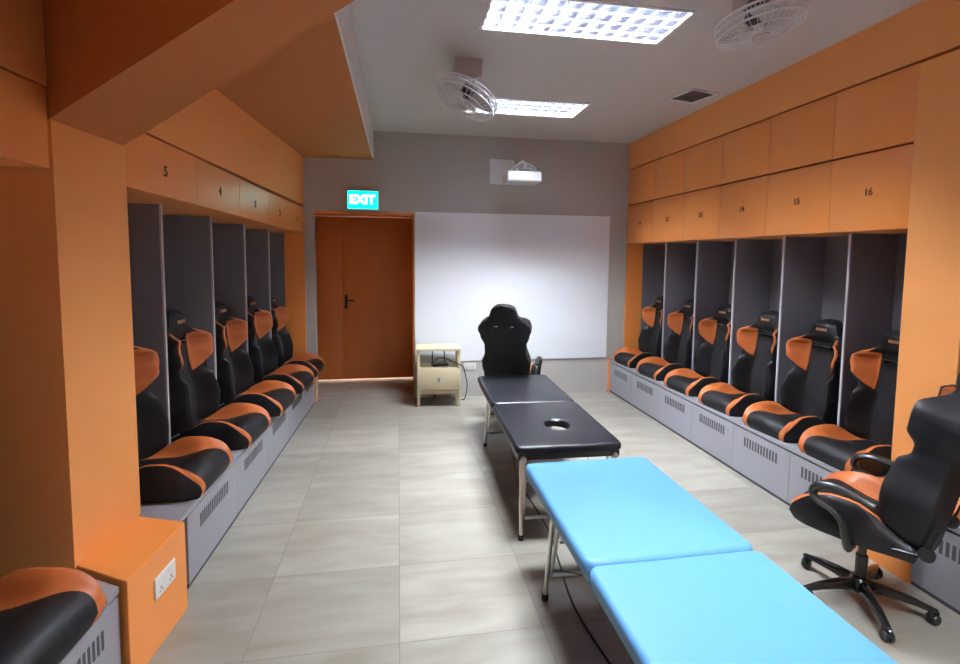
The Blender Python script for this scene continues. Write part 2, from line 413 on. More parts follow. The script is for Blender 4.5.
# ------------------------------------------------------------ right lockers
RY = [2.57, 3.14, 3.77, 4.39, 5.02, 5.67, 6.33]
names_r = ['16', '15', '14', '13', '12', '11']
for i in range(6):
    y0, y1 = RY[i], RY[i+1]; ym = (y0+y1)/2
    pos = ['nearest of the right row', 'second of the right row', 'third of the right row', 'fourth of the right row', 'fifth of the right row', 'farthest of the right row'][i]
    o = empty('overhead_cabinet', (XRC, ym, 2.05), 0, 'orange overhead cabinet numbered %s, %s' % (names_r[i], pos), 'cabinet', 'numbered orange cabinets of the right row')
    hw = (y1-y0)/2
    bbox('body', .021, .60, -hw+.0005, hw-.0005, 0, .485, M['lam'], o)
    bbox('door', 0, .02, -hw+.001, hw-.001, 0, .512, M['lam'], o, .0015)
    bbox('shadow_gap', .03, .60, -hw+.0005, hw-.0005, .485, .53, M['gapd'], o)
    number(names_r[i], (-.001, -.01, .255), R(-90), o, .066)
    o = empty('upper_cabinet', (XRC, ym, 2.58), 0, 'plain orange upper cabinet above the door numbered %s, without a number' % names_r[i], 'cabinet', 'plain orange top cabinets of the right row')
    bbox('body', .021, .60, -hw+.0005, hw-.0005, .0, .445, M['lam'], o)
    bbox('door', 0, .02, -hw+.001, hw-.001, -.003, .46, M['lam'], o, .0015)
    bbox('shadow_gap', .03, .60, -hw+.0005, hw-.0005, .445, .475, M['gapd'], o)
for i in range(1, 6):
    y = RY[i]
    o = empty('locker_divider', (XRD, y, .45), 0, 'grey upright locker divider of the right row between seats below doors %s and %s' % (names_r[i-1], names_r[i]), 'divider', 'right locker dividers')
    bbox('panel', 0, XRW-XRD-.024, -.009, .009, .001, 1.598, M['grey'], o)
    tag(bbox('edge_strip', -.012, 0, -.009, .009, .001, 1.598, M['edge'], o), 'pale grey front edge')
slab('locker_back_panel', M['grey'], [(XRW-.022, 2.57), (XRW-.002, 2.57), (XRW-.002, 6.33), (XRW-.022, 6.33)], .45, 2.05, 'dark grey back panel behind the row of seats on the right', 'panel')
o = empty('locker_end_panel', (XRC, 6.33, .45), 0, 'orange locker end panel of the right row in the far corner', 'panel')
bbox('orange_panel', 0, .235, 0, .019, .001, 2.60, M['lam'], o); bbox('grey_panel', .236, .60, .0, .019, .001, 1.598, M['grey'], o)
o = empty('locker_end_panel', (XRC, 2.56, .45), 0, 'grey locker end panel on the far side of the right orange column', 'panel')
bbox('grey_panel', .2, .60, .011, .03, .001, 1.598, M['grey'], o)
# nearest right bay
slab('locker_back_panel', M['grey'], [(XRW-.022, 1.31), (XRW-.002, 1.31), (XRW-.002, 2.24), (XRW-.022, 2.24)], .45, 2.05, 'grey back panel of the nearest right bay', 'panel')
o = empty('overhead_cabinet', (XRC, 1.77, 2.05), 0, 'orange overhead cabinet on the near side of the right column', 'cabinet')
bbox('body', .021, .60, -.46, .468, 0, .485, M['lam'], o); bbox('door', 0, .02, -.46, .465, 0, .98, M['lam'], o)
def rbench(ys, labs):
    for i, (y0, y1) in enumerate(zip(ys[:-1], ys[1:])):
        ym = (y0+y1)/2; hw = (y1-y0)/2
        o = empty('bench_cabinet', (XRB, ym, 0), 0, labs[i], 'bench cabinet', 'grey cabinets under the right bench')
        bbox('body', .022, .8, -hw+.0005, hw-.0005, 0, .424, M['slot'], o)
        fp = bbox('front_panel', 0, .02, -hw+.0015, hw-.0015, .025, .410, M['bench'], o)
        bbox('kick_strip', .005, .02, -hw+.0015, hw-.0015, 0, .025, M['slot'], o)
        bm = bmesh.new(); n = 12; w = min(.38, 2*hw-.08)
        for k in range(n): box(bm, -.0012, .004, -w/2+w*k/n, -w/2+w*(k+.55)/n, .27, .35)
        finish('vent_slots', bm, M['slot'], fp)
rbench(RY[:-1]+[6.31], ['grey vented cabinet under the right bench below seat number %s' % n for n in names_r])
rbench([1.31, 1.62], ['grey vented cabinet under the right bench nearest the camera, past the right edge'])
rbench([1.62, 2.24], ['grey vented cabinet under the right bench at the right edge, beside the office chair base'])
slab('bench', M['bench'], [(XRB-.004, 2.57), (XRW, 2.57), (XRW, 6.31), (XRB-.004, 6.31)], .425, .45, 'long grey bench carrying the row of seats on the right', 'bench')
slab('bench', M['bench'], [(XRB-.004, 1.31), (XRW, 1.31), (XRW, 2.24), (XRB-.004, 2.24)], .425, .45, 'short grey bench at the right edge behind the office chair', 'bench')
slab('bench_end_panel', M['lam'], [(XRB-.012, 6.312), (3.6, 6.312), (3.6, 6.345), (XRB-.012, 6.345)], 0, .451, 'orange end panel closing the right bench in the far corner', 'panel')

# ------------------------------------------------------------ racing seats
SL, SW = .55, .275
def s_w(s): return SW*(lerp(.86, 1., sm(s, 0, .45))-.16*max(0, (s-.72)/.28)**2.4)
def s_ff(s):
    f = 1.
    if s > .70: f = max(0., 1-((s-.70)/.30)**2.6)**.5
    if s < .10: f *= max(.0, 1-((.10-s)/.10)**2.5)**.5*.6+.4
    return f
def s_T(s, u):
    a = abs(u); A0 = u1(s); A1 = min(.97, u2(s)-.05)
    hc = .105+.045*sm(s, .40, .80)-.01*sm(a, .0, .5)*0
    hb = .085+.125*sm(s, .0, .50)-.035*sm(s, .6, .95)
    if a < A0: h = hc+.008*(1-(a/A0)**2)
    elif a < A1: h = lerp(hc, hb, sm(a, A0, A1))
    else: h = .05+(hb-.05)*max(0., 1-((a-A1)/(1.0001-A1))**2.2)**.5
    return .045+(h-.045)*s_ff(s)
def u1(s): return .50+.27*sm(s, .66, 1.0)
def u2(s): return .845+.135*sm(s, .62, .97)-.12*sm(s, .25, 0)
SS = [0, .02, .05, .1, .16, .23, .3, .37, .44, .51, .58, .65, .70, .75, .80, .84, .88, .91, .94, .96, .98, .993, 1.0]
def strip(fa, fb, n, zb=0.):
    bm = bmesh.new(); top = []; bot = []
    for s in SS:
        rt, rb = [], []
        for k in range(n+1):
            u = lerp(fa(s), fb(s), k/n); y = u*s_w(s); x = s*SL
            z = s_T(s, u)
            rt.append(bm.verts.new((x, y, z))); rb.append(bm.verts.new((.26+(x-.26)*.93, y*.92, zb)))
        top.append(rt); bot.append(rb)
    for i in range(len(SS)-1):
        for k in range(n):
            bm.faces.new((top[i][k], top[i+1][k], top[i+1][k+1], top[i][k+1]))
            bm.faces.new((bot[i][k], bot[i][k+1], bot[i+1][k+1], bot[i+1][k]))
        bm.faces.new((top[i][0], bot[i][0], bot[i+1][0], top[i+1][0]))
        bm.faces.new((top[i][n], top[i+1][n], bot[i+1][n], bot[i][n]))
    for k in range(n):
        bm.faces.new((top[0][k], top[0][k+1], bot[0][k+1], bot[0][k]))
        bm.faces.new((top[-1][k], bot[-1][k], bot[-1][k+1], top[-1][k+1]))
    return bm
def make_seat(parent, z=0.):
    def fin(n, bm, m):
        o = finish(n, bm, m, parent, True); o.location = (0, 0, z); return o
    fin('seat_cushion', strip(lambda s: -u1(s), lambda s: u1(s), 10), M['black'])
    for sg in (-1, 1):
        fin('orange_inlay', strip(lambda s: sg*u1(s), lambda s: sg*u2(s), 6), M['orl'])
        fin('side_bolster', strip(lambda s: sg*u2(s), lambda s: sg*1., 8), M['black'])
BH = .95
WT = [(0, .195), (.09, .238), (.25, .262), (.43, .222), (.50, .222), (.62, .262), (.69, .284), (.73, .276), (.775, .235), (.82, .180), (.86, .150), (.92, .136), (1.0, .118)]
def b_w(t):
    w = interp(t, WT)
    if t > .90: w *= max(0., 1-((t-.90)/.10)**2.2)**.5
    if t < .04: w *= .9+.1*(t/.04)
    return max(w, .012)
def b_F(t, y):
    w = b_w(t); a = min(1., abs(y)/w)
    B = sm(t, .0, .12)*(1-.30*sm(t, .43, .49)*(1-sm(t, .53, .61)))*(1-sm(t, .75, .85))
    x = .030+.018*math.exp(-((t-.28)/.13)**2)+.025*sm(t, .78, .88)
    x += .135*sm(a, .46, .86)*B
    if a > .88: x = lerp(x, -.012, 1-max(0., 1-((a-.88)/.12)**2.2)**.5)
    if t > .92: x -= .05*((t-.92)/.08)**2
    return x
def b_bk(t, y):
    w = b_w(t); a = min(1., abs(y)/w)
    return -.014-.040*max(0., 1-a**2.5)**.5
def backrest_bm():
    bm = bmesh.new(); NT, NU = 66, 44; F, B = [], []
    for i in range(NT+1):
        t = i/NT
        if i == NT: t = 1.
        rf, rb = [], []
        for k in range(NU+1):
            u = -1+2*k/NU; u = math.copysign(1-(1-abs(u))**1.25, u) if u else 0.
            y = u*b_w(t)
            rf.append(bm.verts.new((b_F(t, y), y, t*BH))); rb.append(bm.verts.new((b_bk(t, y), y, t*BH)))
        F.append(rf); B.append(rb)
    hole = set()
    for i in range(NT):
        for k in range(NU):
            c = F[i][k].co; y = (F[i][k].co.y+F[i][k+1].co.y)/2; t = (i+.5)/NT
            if .71 < t < .755 and .058 < abs(y) < .112: hole.add((i, k))
    for i in range(NT):
        for k in range(NU):
            if (i, k) in hole: continue
            bm.faces.new((F[i][k], F[i][k+1], F[i+1][k+1], F[i+1][k])); bm.faces.new((B[i][k], B[i+1][k], B[i+1][k+1], B[i][k+1]))
    for (i, k) in hole:
        for (di, dk, a, b) in ((-1, 0, (0, 0), (0, 1)), (1, 0, (1, 0), (1, 1)), (0, -1, (0, 0), (1, 0)), (0, 1, (0, 1), (1, 1))):
            if (i+di, k+dk) not in hole:
                p, q = (i+a[0], k+a[1]), (i+b[0], k+b[1])
                bm.faces.new((F[p[0]][p[1]], F[q[0]][q[1]], B[q[0]][q[1]], B[p[0]][p[1]]))
    for i in range(NT):
        for k in (0, NU): bm.faces.new((F[i][k], F[i+1][k], B[i+1][k], B[i][k]))
    for k in range(NU):
        for i in (0, NT): bm.faces.new((F[i][k], F[i][k+1], B[i][k+1], B[i][k]))
    return bm
def patch(rows, t0, t1, fa, fb, n, lift, sink=.02, dome=0.):
    bm = bmesh.new(); T, S = [], []
    for i in range(rows+1):
        t = lerp(t0, t1, i/rows); a, b = [], []
        for k in range(n+1):
            y = lerp(fa(t), fb(t), k/n); x = b_F(t, y)
            e = dome*max(0., (1-(2*k/n-1)**4)*(1-(2*i/rows-1)**4))
            a.append(bm.verts.new((x+lift+e, y, t*BH))); b.append(bm.verts.new((x-sink, y, t*BH)))
        T.append(a); S.append(b)
    for i in range(rows):
        for k in range(n):
            bm.faces.new((T[i][k], T[i][k+1], T[i+1][k+1], T[i+1][k])); bm.faces.new((S[i][k], S[i+1][k], S[i+1][k+1], S[i][k+1]))
        for k in (0, n): bm.faces.new((T[i][k], T[i+1][k], S[i+1][k], S[i][k]))
    for k in range(n):
        for i in (0, rows): bm.faces.new((T[i][k], T[i][k+1], S[i][k+1], S[i][k]))
    return bm
def wing_out(t):
    lim = interp(t, [(.48, .0), (.49, .02), (.61, .262), (.63, .29), (1, .3)])
    if t < .61: lim = .125+(t-.48)/.13*(.25-.125)
    return max(.126, min(lim, b_w(t)*.92))
def make_back(parent, loc, tilt, wf=1.):
    e = Matrix.Translation(loc) @ Matrix.Rotation(-tilt, 4, 'Y')
    def fin(n, bm, m, par=parent, smooth=True):
        o = finish(n, bm, m, par, smooth)
        if par is parent: o.matrix_local = e
        return o
    body = fin('backrest', backrest_bm(), M['black'])
    fin('backrest_panel', patch(26, .06, .66, lambda t: -.108+.02*sm(t, .1, .7), lambda t: .108-.02*sm(t, .1, .7), 10, .006), M['quilt'])
    for sg in (-1, 1):
        fin('shoulder_wing', patch(30, .482, .822, lambda t: sg*.122, lambda t: sg*max(.126, min(wing_out(t), b_w(t)*.905*wf)), 18, .008, .012), M['orl'])
    hd = fin('headrest', patch(14, .785, .985, lambda t: -b_w(t)*.90, lambda t: b_w(t)*.90, 12, .006, .02, .022), M['black'])
    bm = bmesh.new()
    for k, (dy, w) in enumerate(((-.052, .018), (-.030, .015), (-.010, .015), (.010, .015), (.030, .020))):
        x = b_F(.895, dy)+.0265
        box(bm, x, x+.004, dy, dy+w, .895*BH-.011, .895*BH+.012)
    tag(finish('emblem', bm, M['pale'], hd), 'small faded orange emblem')
    bm = bmesh.new(); w = .10
    box(bm, .034, .064, -w, w, .735*BH, .745*BH); bevel(bm, .004)
    fin('neck_strap', bm, M['plast'])
def make_hinges(parent, z):
    for sg in (-1, 1):
        bm = bmesh.new(); y = sg*.232
        tube(bm, [(.10, y, z+.05), (-.03, y, z+.07), (-.065, y, z+.20)], .018, 8, flat=.35)
        lathe(bm, [(0, -.012), (.032, -.012), (.032, .012), (0, .012)], 16, Matrix.Translation((-.03, y+sg*.012, z+.08)) @ Matrix.Rotation(R(90), 4, 'X'))
        if sg < 0: pass
        finish('hinge_bracket', bm, M['plast'], parent, True)
    bm = bmesh.new(); tube(bm, [(-.03, -.25, z+.08), (.02, -.268, z+.10), (.09, -.272, z+.135)], .007, 8)
    finish('recline_lever', bm, M['steel'], parent, True)
def racing_seat():
    t = empty('racing_seat', (0, 0, 0))
    make_seat(t); make_back(t, (-.0, 0, .045), R(6)); make_hinges(t, 0)
    return t
proto = racing_seat()
ordl = ['nearest seat of the long left row, half behind the orange column', 'second seat of the long left row', 'third seat of the long left row', 'fourth seat of the long left row', 'farthest seat of the left row by the exit recess']
seats = []
for i in range(5):
    ym = (LY[i]+LY[i+1])/2
    seats.append((XB(ym)-.515+.045*(ym-3.2), ym, -5 if i else -3, ordl[i]+', black with orange wings', 'racing seats on the left bench'))
seats.append((XB(1.97)-.505, 1.82, -3, 'black and orange seat on the bench in the bottom left corner', 'racing seats on the left bench'))
ordr = ['nearest seat of the long right row, partly behind the orange column', 'second seat of the long right row', 'third seat of the long right row', 'fourth seat of the long right row', 'fifth seat of the long right row', 'farthest seat of the right row in the corner']
for i in range(6):
    ym = (RY[i]+RY[i+1])/2
    seats.append((XRB+.545-.025, ym+(.012 if i else .006), 184 if i else 181, ordr[i]+', black with orange wings', 'racing seats on the right bench'))
seats.append((XRB+.55, 1.87, 180, 'black and orange seat at the right edge of the picture behind the office chair', 'racing seats on the right bench'))
for i, (x, y, rz, lab, grp) in enumerate(seats):
    o = proto if i == 0 else copy_tree(proto)
    o.location = (x, y, .45); o.rotation_euler = (0, 0, R(rz))
    if rz > 90: o.scale = (.96, .92, .925)
    if i == 4: o.scale = (.95, .95, .97); o.rotation_euler = (0, 0, R(-2))
    tag(o, lab, 'seat', grp)

# ------------------------------------------------------------ office gaming chairs
def office_chair(label, x, y, rz, arms=(1, -1), base_rot=0., back_tilt=13, back_x=0.):
    t = empty('office_chair', (x, y, 0), R(rz), label, 'chair', 'racing style office chairs')
    zs = .42
    off = Vector((-.27, 0, zs))
    def ch(o, v=off): o.location = Vector(o.location)+v; return o
    before = set(kids(t))
    make_seat(t, 0); make_hinges(t, 0)
    for o in kids(t): o.location = Vector(o.location)+off
    make_back(t, (-.025-.27+back_x, 0, .045+zs), R(back_tilt), .84)
    bm = bmesh.new(); box(bm, -.14, .13, -.10, .10, zs-.045, zs-.001); bevel(bm, .008); box(bm, -.10, .10, -.22, -.10, zs-.012, zs-.001); box(bm, -.10, .10, .10, .22, zs-.012, zs-.001)
    finish('tilt_mechanism', bm, M['plast'], t)
    bm = bmesh.new(); lathe(bm, [(0, .07), (.028, .07), (.028, .26), (.020, .265), (.020, zs-.04), (0, zs-.04)], 20); finish('gas_lift', bm, M['plast'], t, True)
    for sg in arms:
        bm = bmesh.new(); yy = sg*.305
        P = [(-.125, yy, zs+.243), (-.10, yy, zs+.255), (-.03, yy, zs+.275), (.06, yy, zs+.285), (.125, yy, zs+.265), (.145, yy, zs+.22), (.12, yy, zs+.185), (.06, yy, zs+.165), (.01, yy, zs+.11), (-.01, sg*.292, zs+.0), (-.01, sg*.25, zs-.02), (-.01, sg*.18, zs-.014)]
        pts = curve_pts(P, 5); n = len(pts)
        rr = [.016+.012*sm(i, 0, 3) if i < 22 else .028-.004*sm(i, 22, 30) for i in range(n)]
        tube(bm, pts, rr, 10, flat=.75)
        finish('armrest', bm, M['plast'], t, True)
    sb = empty('star_base', (0, 0, 0), R(base_rot)); sb.parent = t
    bm = bmesh.new(); lathe(bm, [(0, .06), (.045, .06), (.050, .075), (.050, .125), (.038, .14), (0, .14)], 24)
    bpy.data.objects.remove(sb)
    hub = finish('star_hub', bm, M['gloss'], t, True)
    for k in range(5):
        a = R(base_rot+72*k); ca, sa = math.cos(a), math.sin(a)
        bm = bmesh.new(); rows = []
        for r, hw, zt, zb in ((.035, .030, .128, .072), (.12, .027, .122, .080), (.22, .023, .105, .075), (.29, .019, .086, .064), (.318, .014, .080, .064)):
            rows.append([(r, -hw, zb), (r, hw, zb), (r, hw*.55, zt), (r, -hw*.55, zt)])
        V = [[bm.verts.new((p[0]*ca-p[1]*sa, p[0]*sa+p[1]*ca, p[2])) for p in rw] for rw in rows]
        for A, B_ in zip(V[:-1], V[1:]):
            for q in range(4): bm.faces.new((A[q], A[(q+1) % 4], B_[(q+1) % 4], B_[q]))
        bm.faces.new(V[0][::-1]); bm.faces.new(V[-1]); bmesh.ops.recalc_face_normals(bm, faces=bm.faces); bevel(bm, .004)
        finish('base_leg', bm, M['gloss'], t, True)
        cst = empty('caster', (.30*ca, .30*sa, 0)); cst.rotation_euler = (0, 0, a+R(70+40*k)); cst.parent = t
        bm = bmesh.new(); tube(bm, [(0, 0, .075), (0, 0, .045)], .008, 8)
        tube(bm, curve_pts([(-.026, 0, .036), (-.02, 0, .058), (.0, 0, .066), (.02, 0, .058), (.028, 0, .04)], 3), .012, 8)
        # both caster pieces hang directly off the chair
        finish('caster_fork', bm, M['gloss'], cst, True)
        for sg in (-1, 1):
            bm = bmesh.new(); lathe(bm, [(0, -.009), (.024, -.009), (.027, -.005), (.027, .005), (.024, .009), (0, .009)], 20, Matrix.Translation((0, sg*.013, .0275)) @ Matrix.Rotation(R(90), 4, 'X'))
            finish('wheel', bm, M['plast'], cst, True)
    return t
office_chair('black and orange office chair on wheels in the right foreground, side on', 2.475, 2.17, 117, base_rot=28-117, back_tilt=11, back_x=.05)
office_chair('black office chair seen from behind, facing the white board beyond the black table', 1.28, 5.41, 67, base_rot=126, back_tilt=17)

# ------------------------------------------------------------ massage tables
def rrect(x0, x1, y0, y1, r, n=10):
    out = []
    for cx, cy, a0 in ((x1-r, y1-r, 0), (x0+r, y1-r, 90), (x0+r, y0+r, 180), (x1-r, y0+r, 270)):
        for k in range(n+1):
            a = R(a0+90*k/n); out.append((cx+r*math.cos(a), cy+r*math.sin(a)))
    res = []
    for i, p in enumerate(out):
        q = out[(i+1) % len(out)]; res.append(p)
        if (i+1) % (n+1) == 0:
            for k in range(1, 14): res.append((lerp(p[0], q[0], k/14), lerp(p[1], q[1], k/14)))
    return res
def cushion(x0, x1, y0, y1, z0, z1, r, er, hole=None):
    bm = bmesh.new(); n = 5
    def loop(ins, z):
        rr = max(.004, r-ins)
        return [bm.verts.new((p[0], p[1], z)) for p in rrect(x0+ins, x1-ins, y0+ins, y1-ins, rr, n)]
    loops = [loop(.012, z0), loop(0, z0+.012)]
    for k in range(0, 7):
        a = R(90*k/6); loops.append(loop(er*(1-math.cos(a)), z1-er+er*math.sin(a)))
    N = len(loops[0])
    if hole:
        cx, cy, ra, rb = hole
        mid = []
        def oval(s, z):
            out = []
            for v in loops[-1]:
                an = math.atan2((v.co.y-cy)/1., (v.co.x-cx)/1.)
                out.append(bm.verts.new((cx+ra*s*math.cos(an), cy+rb*s*math.sin(an), z)))
            return out
        # a mid loop keeps the faces even
        loops += [oval(1.9, z1+.001), oval(1.25, z1), oval(1.08, z1-.004), oval(1., z1-.014), oval(1., z0)]
        for A, B_ in zip(loops, loops[1:]+[loops[0]]):
            for k in range(N): bm.faces.new((A[k], A[(k+1) % N], B_[(k+1) % N], B_[k]))
    else:
        for A, B_ in zip(loops[:-1], loops[1:]):
            for k in range(N): bm.faces.new((A[k], A[(k+1) % N], B_[(k+1) % N], B_[k]))
        bm.faces.new(loops[0][::-1]); bm.faces.new(loops[-1])
    return bm
def massage_table(label, cx, y0, L, W, vin, rz=0., H=.62, hole=.41, hx=.03):
    t = empty('massage_table', (cx, y0, 0), R(rz), label, 'massage table', 'folding massage tables')
    h2 = L/2
    finish('head_pad', cushion(-W/2, W/2, 0, h2-.002, H-.055, H, .05, .024, (hx, hole, .088, .105)), vin, t, True)
    finish('foot_pad', cushion(-W/2, W/2, h2+.002, L, H-.055, H, .05, .024), vin, t, True)
    for (a, b) in ((.02, h2-.01), (h2+.01, L-.02)):
        bm = bmesh.new(); zt, zb = H-.055, H-.095
        box(bm, -W/2+.02, -W/2+.045, a, b, zb, zt); box(bm, W/2-.045, W/2-.02, a, b, zb, zt)
        box(bm, -W/2+.045, W/2-.045, a, a+.025, zb, zt); box(bm, -W/2+.045, W/2-.045, b-.025, b, zb, zt)
        finish('pad_frame', bm, M['plast'] if vin is M['vblack'] else M['vblue'], t)
    bm = bmesh.new(); tube(bm, [(-W/2+.03, h2, H-.075), (W/2-.03, h2, H-.075)], .010, 8); finish('hinge', bm, M['chrome'], t, True)
    for yy, dr in ((.07, 1), (L-.42, -1)):
        for sx in (-1, 1):
            X = sx*(W/2-.052)
            bm = bmesh.new()
            tube(bm, [(X, yy, H-.08), (X+sx*.012, yy-dr*.075, .03)], .0135, 10)
            finish('leg', bm, M['chrome'], t, True)
            lg = kids(t)[-1]
            bm = bmesh.new(); lathe(bm, [(0, 0), (.019, 0), (.018, .035), (0, .035)], 14, Matrix.Translation((X+sx*.012, yy-dr*.077, 0))); finish('rubber_foot', bm, M['rubber'], t, True)
            bm = bmesh.new(); tube(bm, [(X-sx*.03, yy+dr*.02, H-.09), (X-sx*.010, yy-dr*.045, .16)], .010, 8); finish('leg_strut', bm, M['chrome'], t, True)
            bm = bmesh.new(); lathe(bm, [(0, 0), (.020, 0), (.020, .012), (.008, .018), (.008, .03)], 14, Matrix.Translation((X, yy-dr*.055, H-.085)) @ Matrix.Rotation(R(90)*dr, 4, 'X')); finish('knob', bm, M['chrome'], t, True)
            # brace cables from the middle of the table to the legs
            tubeobj('brace_cable', [(X-sx*.05, h2-dr*.06, H-.11), (X-sx*.01, yy-dr*.058, .18)], .0025, M['rubber'], t, 6)
        bm = bmesh.new(); tube(bm, [(-W/2+.065, yy-dr*.062, .14), (W/2-.065, yy-dr*.062, .14)], .011, 8)
        tube(bm, [(-W/2+.09, yy-dr*.004, .36), (W/2-.09, yy-dr*.004, .36)], .008, 8)
        finish('cross_bar', bm, M['chrome'], t, True)
    return t
massage_table('black vinyl folding massage table with an oval face hole, in front of the office chair', 1.115, 3.0, 1.94, .735, M['vblack'], -1.6)
massage_table('bright blue vinyl folding massage table in the foreground', 1.13, .80, 1.98, .78, M['vblue'], 0, hole=.33, hx=0)

# ------------------------------------------------------------ nightstand with router
ns = empty('nightstand', (.492, 6.10, 0), R(-2), 'small cream wooden nightstand with one drawer, below the white board', 'nightstand')
w, dp = .265, .17
bbox('top', -w-.012, w+.012, -dp-.015, dp, .70, .73, M['cream'], ns, .003)
for sx in (-1, 1):
    for sy in (-1, 1):
        X = sx*(w-.018); Y = sy*(dp-.018)
        bbox('leg', X-.018, X+.018, Y-.018, Y+.018, 0, .70 if sy > 0 else .698, M['cream'], ns, .002)
bm = bmesh.new()
box(bm, -w+.036, w-.036, -dp+.036, dp-.036, .475, .49); box(bm, -w+.036, w-.036, -dp+.006, -dp+.02, .16, .205)
box(bm, -w+.002, -w+.015, -dp+.037, dp-.037, .17, .69); box(bm, w-.015, w-.002, -dp+.037, dp-.037, .17, .69); box(bm, -w+.036, w-.036, -dp+.036, dp-.036, .19, .20)
box(bm, -w+.036, w-.036, dp-.012, dp-.004, .17, .49)
finish('body', bm, M['cream'], ns)
dr = bbox('drawer', -w+.004, w-.004, -dp-.014, -dp-.001, .215, .485, M['cream'], ns, .003)
bm = bmesh.new(); box(bm, -.012, .012, -dp-.020, -dp-.014, .31, .37); tube(bm, [(.0, -dp-.02, .345), (.0, -dp-.038, .345), (.012, -dp-.038, .35), (.014, -dp-.038, .375)], .006, 8)
finish('handle', bm, M['steel'], dr, True)
rt = empty('network_router', (.505, 6.04, .491), R(8), 'black router with two upright aerials on the open shelf of the cream nightstand', 'router')
bbox('body', -.10, .10, -.06, .06, 0, .03, M['plast'], rt, .005)
for X in (-.08, .075): tubeobj('aerial', [(X, .055, .02), (X, .058, .05), (X-.002, .056, .185)], .007, M['plast'], rt, 8)
bm = bmesh.new(); tube(bm, curve_pts([(.43, 6.03, .53), (.47, 5.95, .60), (.56, 5.93, .61), (.66, 5.91, .56), (.775, 5.91, .51), (.81, 5.95, .42), (.85, 6.02, .25), (.845, 6.07, .12), (.83, 6.12, .03), (.80, 6.18, .006)], 6), .006, 8)
tag(finish('power_cable', bm, M['rubber'], None, True), 'black cable looping down the right side of the cream nightstand', 'cable')
bm = bmesh.new(); tube(bm, curve_pts([(.46, 6.31, .006), (.46, 6.31, .10), (.47, 6.31, .22), (.47, 6.31, .30)], 5), .008, 8)
tag(finish('power_cable', bm, M['rubber'], None, True), 'short black cable hanging behind the legs of the cream nightstand', 'cable')
# outlet on the far wall
def socket(label, loc, rz, w, h, n):
    o = empty('wall_socket', loc, rz, label, 'wall socket')
    bbox('plate', -w/2, w/2, -.009, 0, -h/2, h/2, M['pw'], o, .002)
    for k in range(n):
        X = -w/2+w*(k+.5)/n
        bm = bmesh.new(); box(bm, X-.018, X+.018, -.0115, -.009, h*.05, h*.32); bevel(bm, .001, 1); finish('switch', bm, M['pw'], o)
        bm = bmesh.new()
        for dx, dz, a, b in ((0, -.012, .003, .006), (-.011, -.028, .005, .0025), (.011, -.028, .005, .0025)): box(bm, X+dx-a, X+dx+a, -.0098, -.009, dz-b, dz+b)
        finish('socket_holes', bm, M['slot'], o)
    return o
socket('white double socket low on the far wall right of the nightstand', (.93, YB-.014+.014, .405), 0, .17, .09, 2)
dvec = (Vector((-1.095, 2.66))-Vector((-1.135, 2.19))); ang = math.atan2(dvec.y, dvec.x)
pm = Vector((-1.135, 2.19)).lerp(Vector((-1.095, 2.66)), .57)
socket('white double socket on the side of the orange block at the column foot', (pm.x+.0005, pm.y, .30), ang, .17, .10, 2)

# ------------------------------------------------------------ exit sign
ex = empty('exit_sign', (-.43, YB-.001, 2.54), 0, 'glowing green exit sign on the wall above the orange door', 'exit sign')
bbox('case', -.168, .168, -.075, 0, -.105, .105, M['pw'], ex, .004)
f_ = bbox('lit_face', -.160, .160, -.080, -.0745, -.095, .095, M['green'], ex, .001)
ex.scale = (1.12, 1, 1.12)
text_mesh('lettering', 'EXIT', .135, M['elet'], Matrix.Translation((-.005, -.0815, .0)) @ Matrix.Rotation(R(90), 4, 'X'), ex)

# ------------------------------------------------------------ projector
pr = empty('projector', (1.50, YB-.52, 2.825), 0, 'white projector on an arm high on the far wall above the board', 'projector')
bm = bmesh.new(); box(bm, 1.17-1.50, 1.50-1.50, .515-.012, .515, -.03, .29); bevel(bm, .003, 1); finish('wall_plate', bm, M['pw'], pr)
bm = bmesh.new(); box(bm, -.03, .0, -.02, .503, .15, .19); tube(bm, [(0, .02, .15), (0, .02, .09)], .03, 12); finish('arm', bm, M['pw'], pr)
bm = bmesh.new(); box(bm, -.10, .08, -.06, .12, .078, .09)
for X, Y in ((-.09, -.05), (.07, -.05), (-.09, .11), (.07, .11)): tube(bm, [(X, Y, .075), (X*1.25, Y, .04)], .012, 8)
tube(bm, curve_pts([(-.17, .0, .05), (-.11, -.02, .12), (0, -.03, .15), (.11, -.02, .11), (.15, 0, .05)], 4), .012, 8)
finish('mount', bm, M['pw'], pr, True)
bm = bmesh.new(); box(bm, -.23, .18, -.15, .16, -.085, .04); bevel(bm, .022, 3); finish('body', bm, M['pw'], pr, True)
bm = bmesh.new(); lathe(bm, [(.0, .0), (.038, .0), (.038, .012), (.028, .014), (.026, .006), (0, .006)], 20, Matrix.Translation((.08, .155, -.01)) @ Matrix.Rotation(R(-90), 4, 'X')); finish('lens', bm, M['plast'], pr, True)

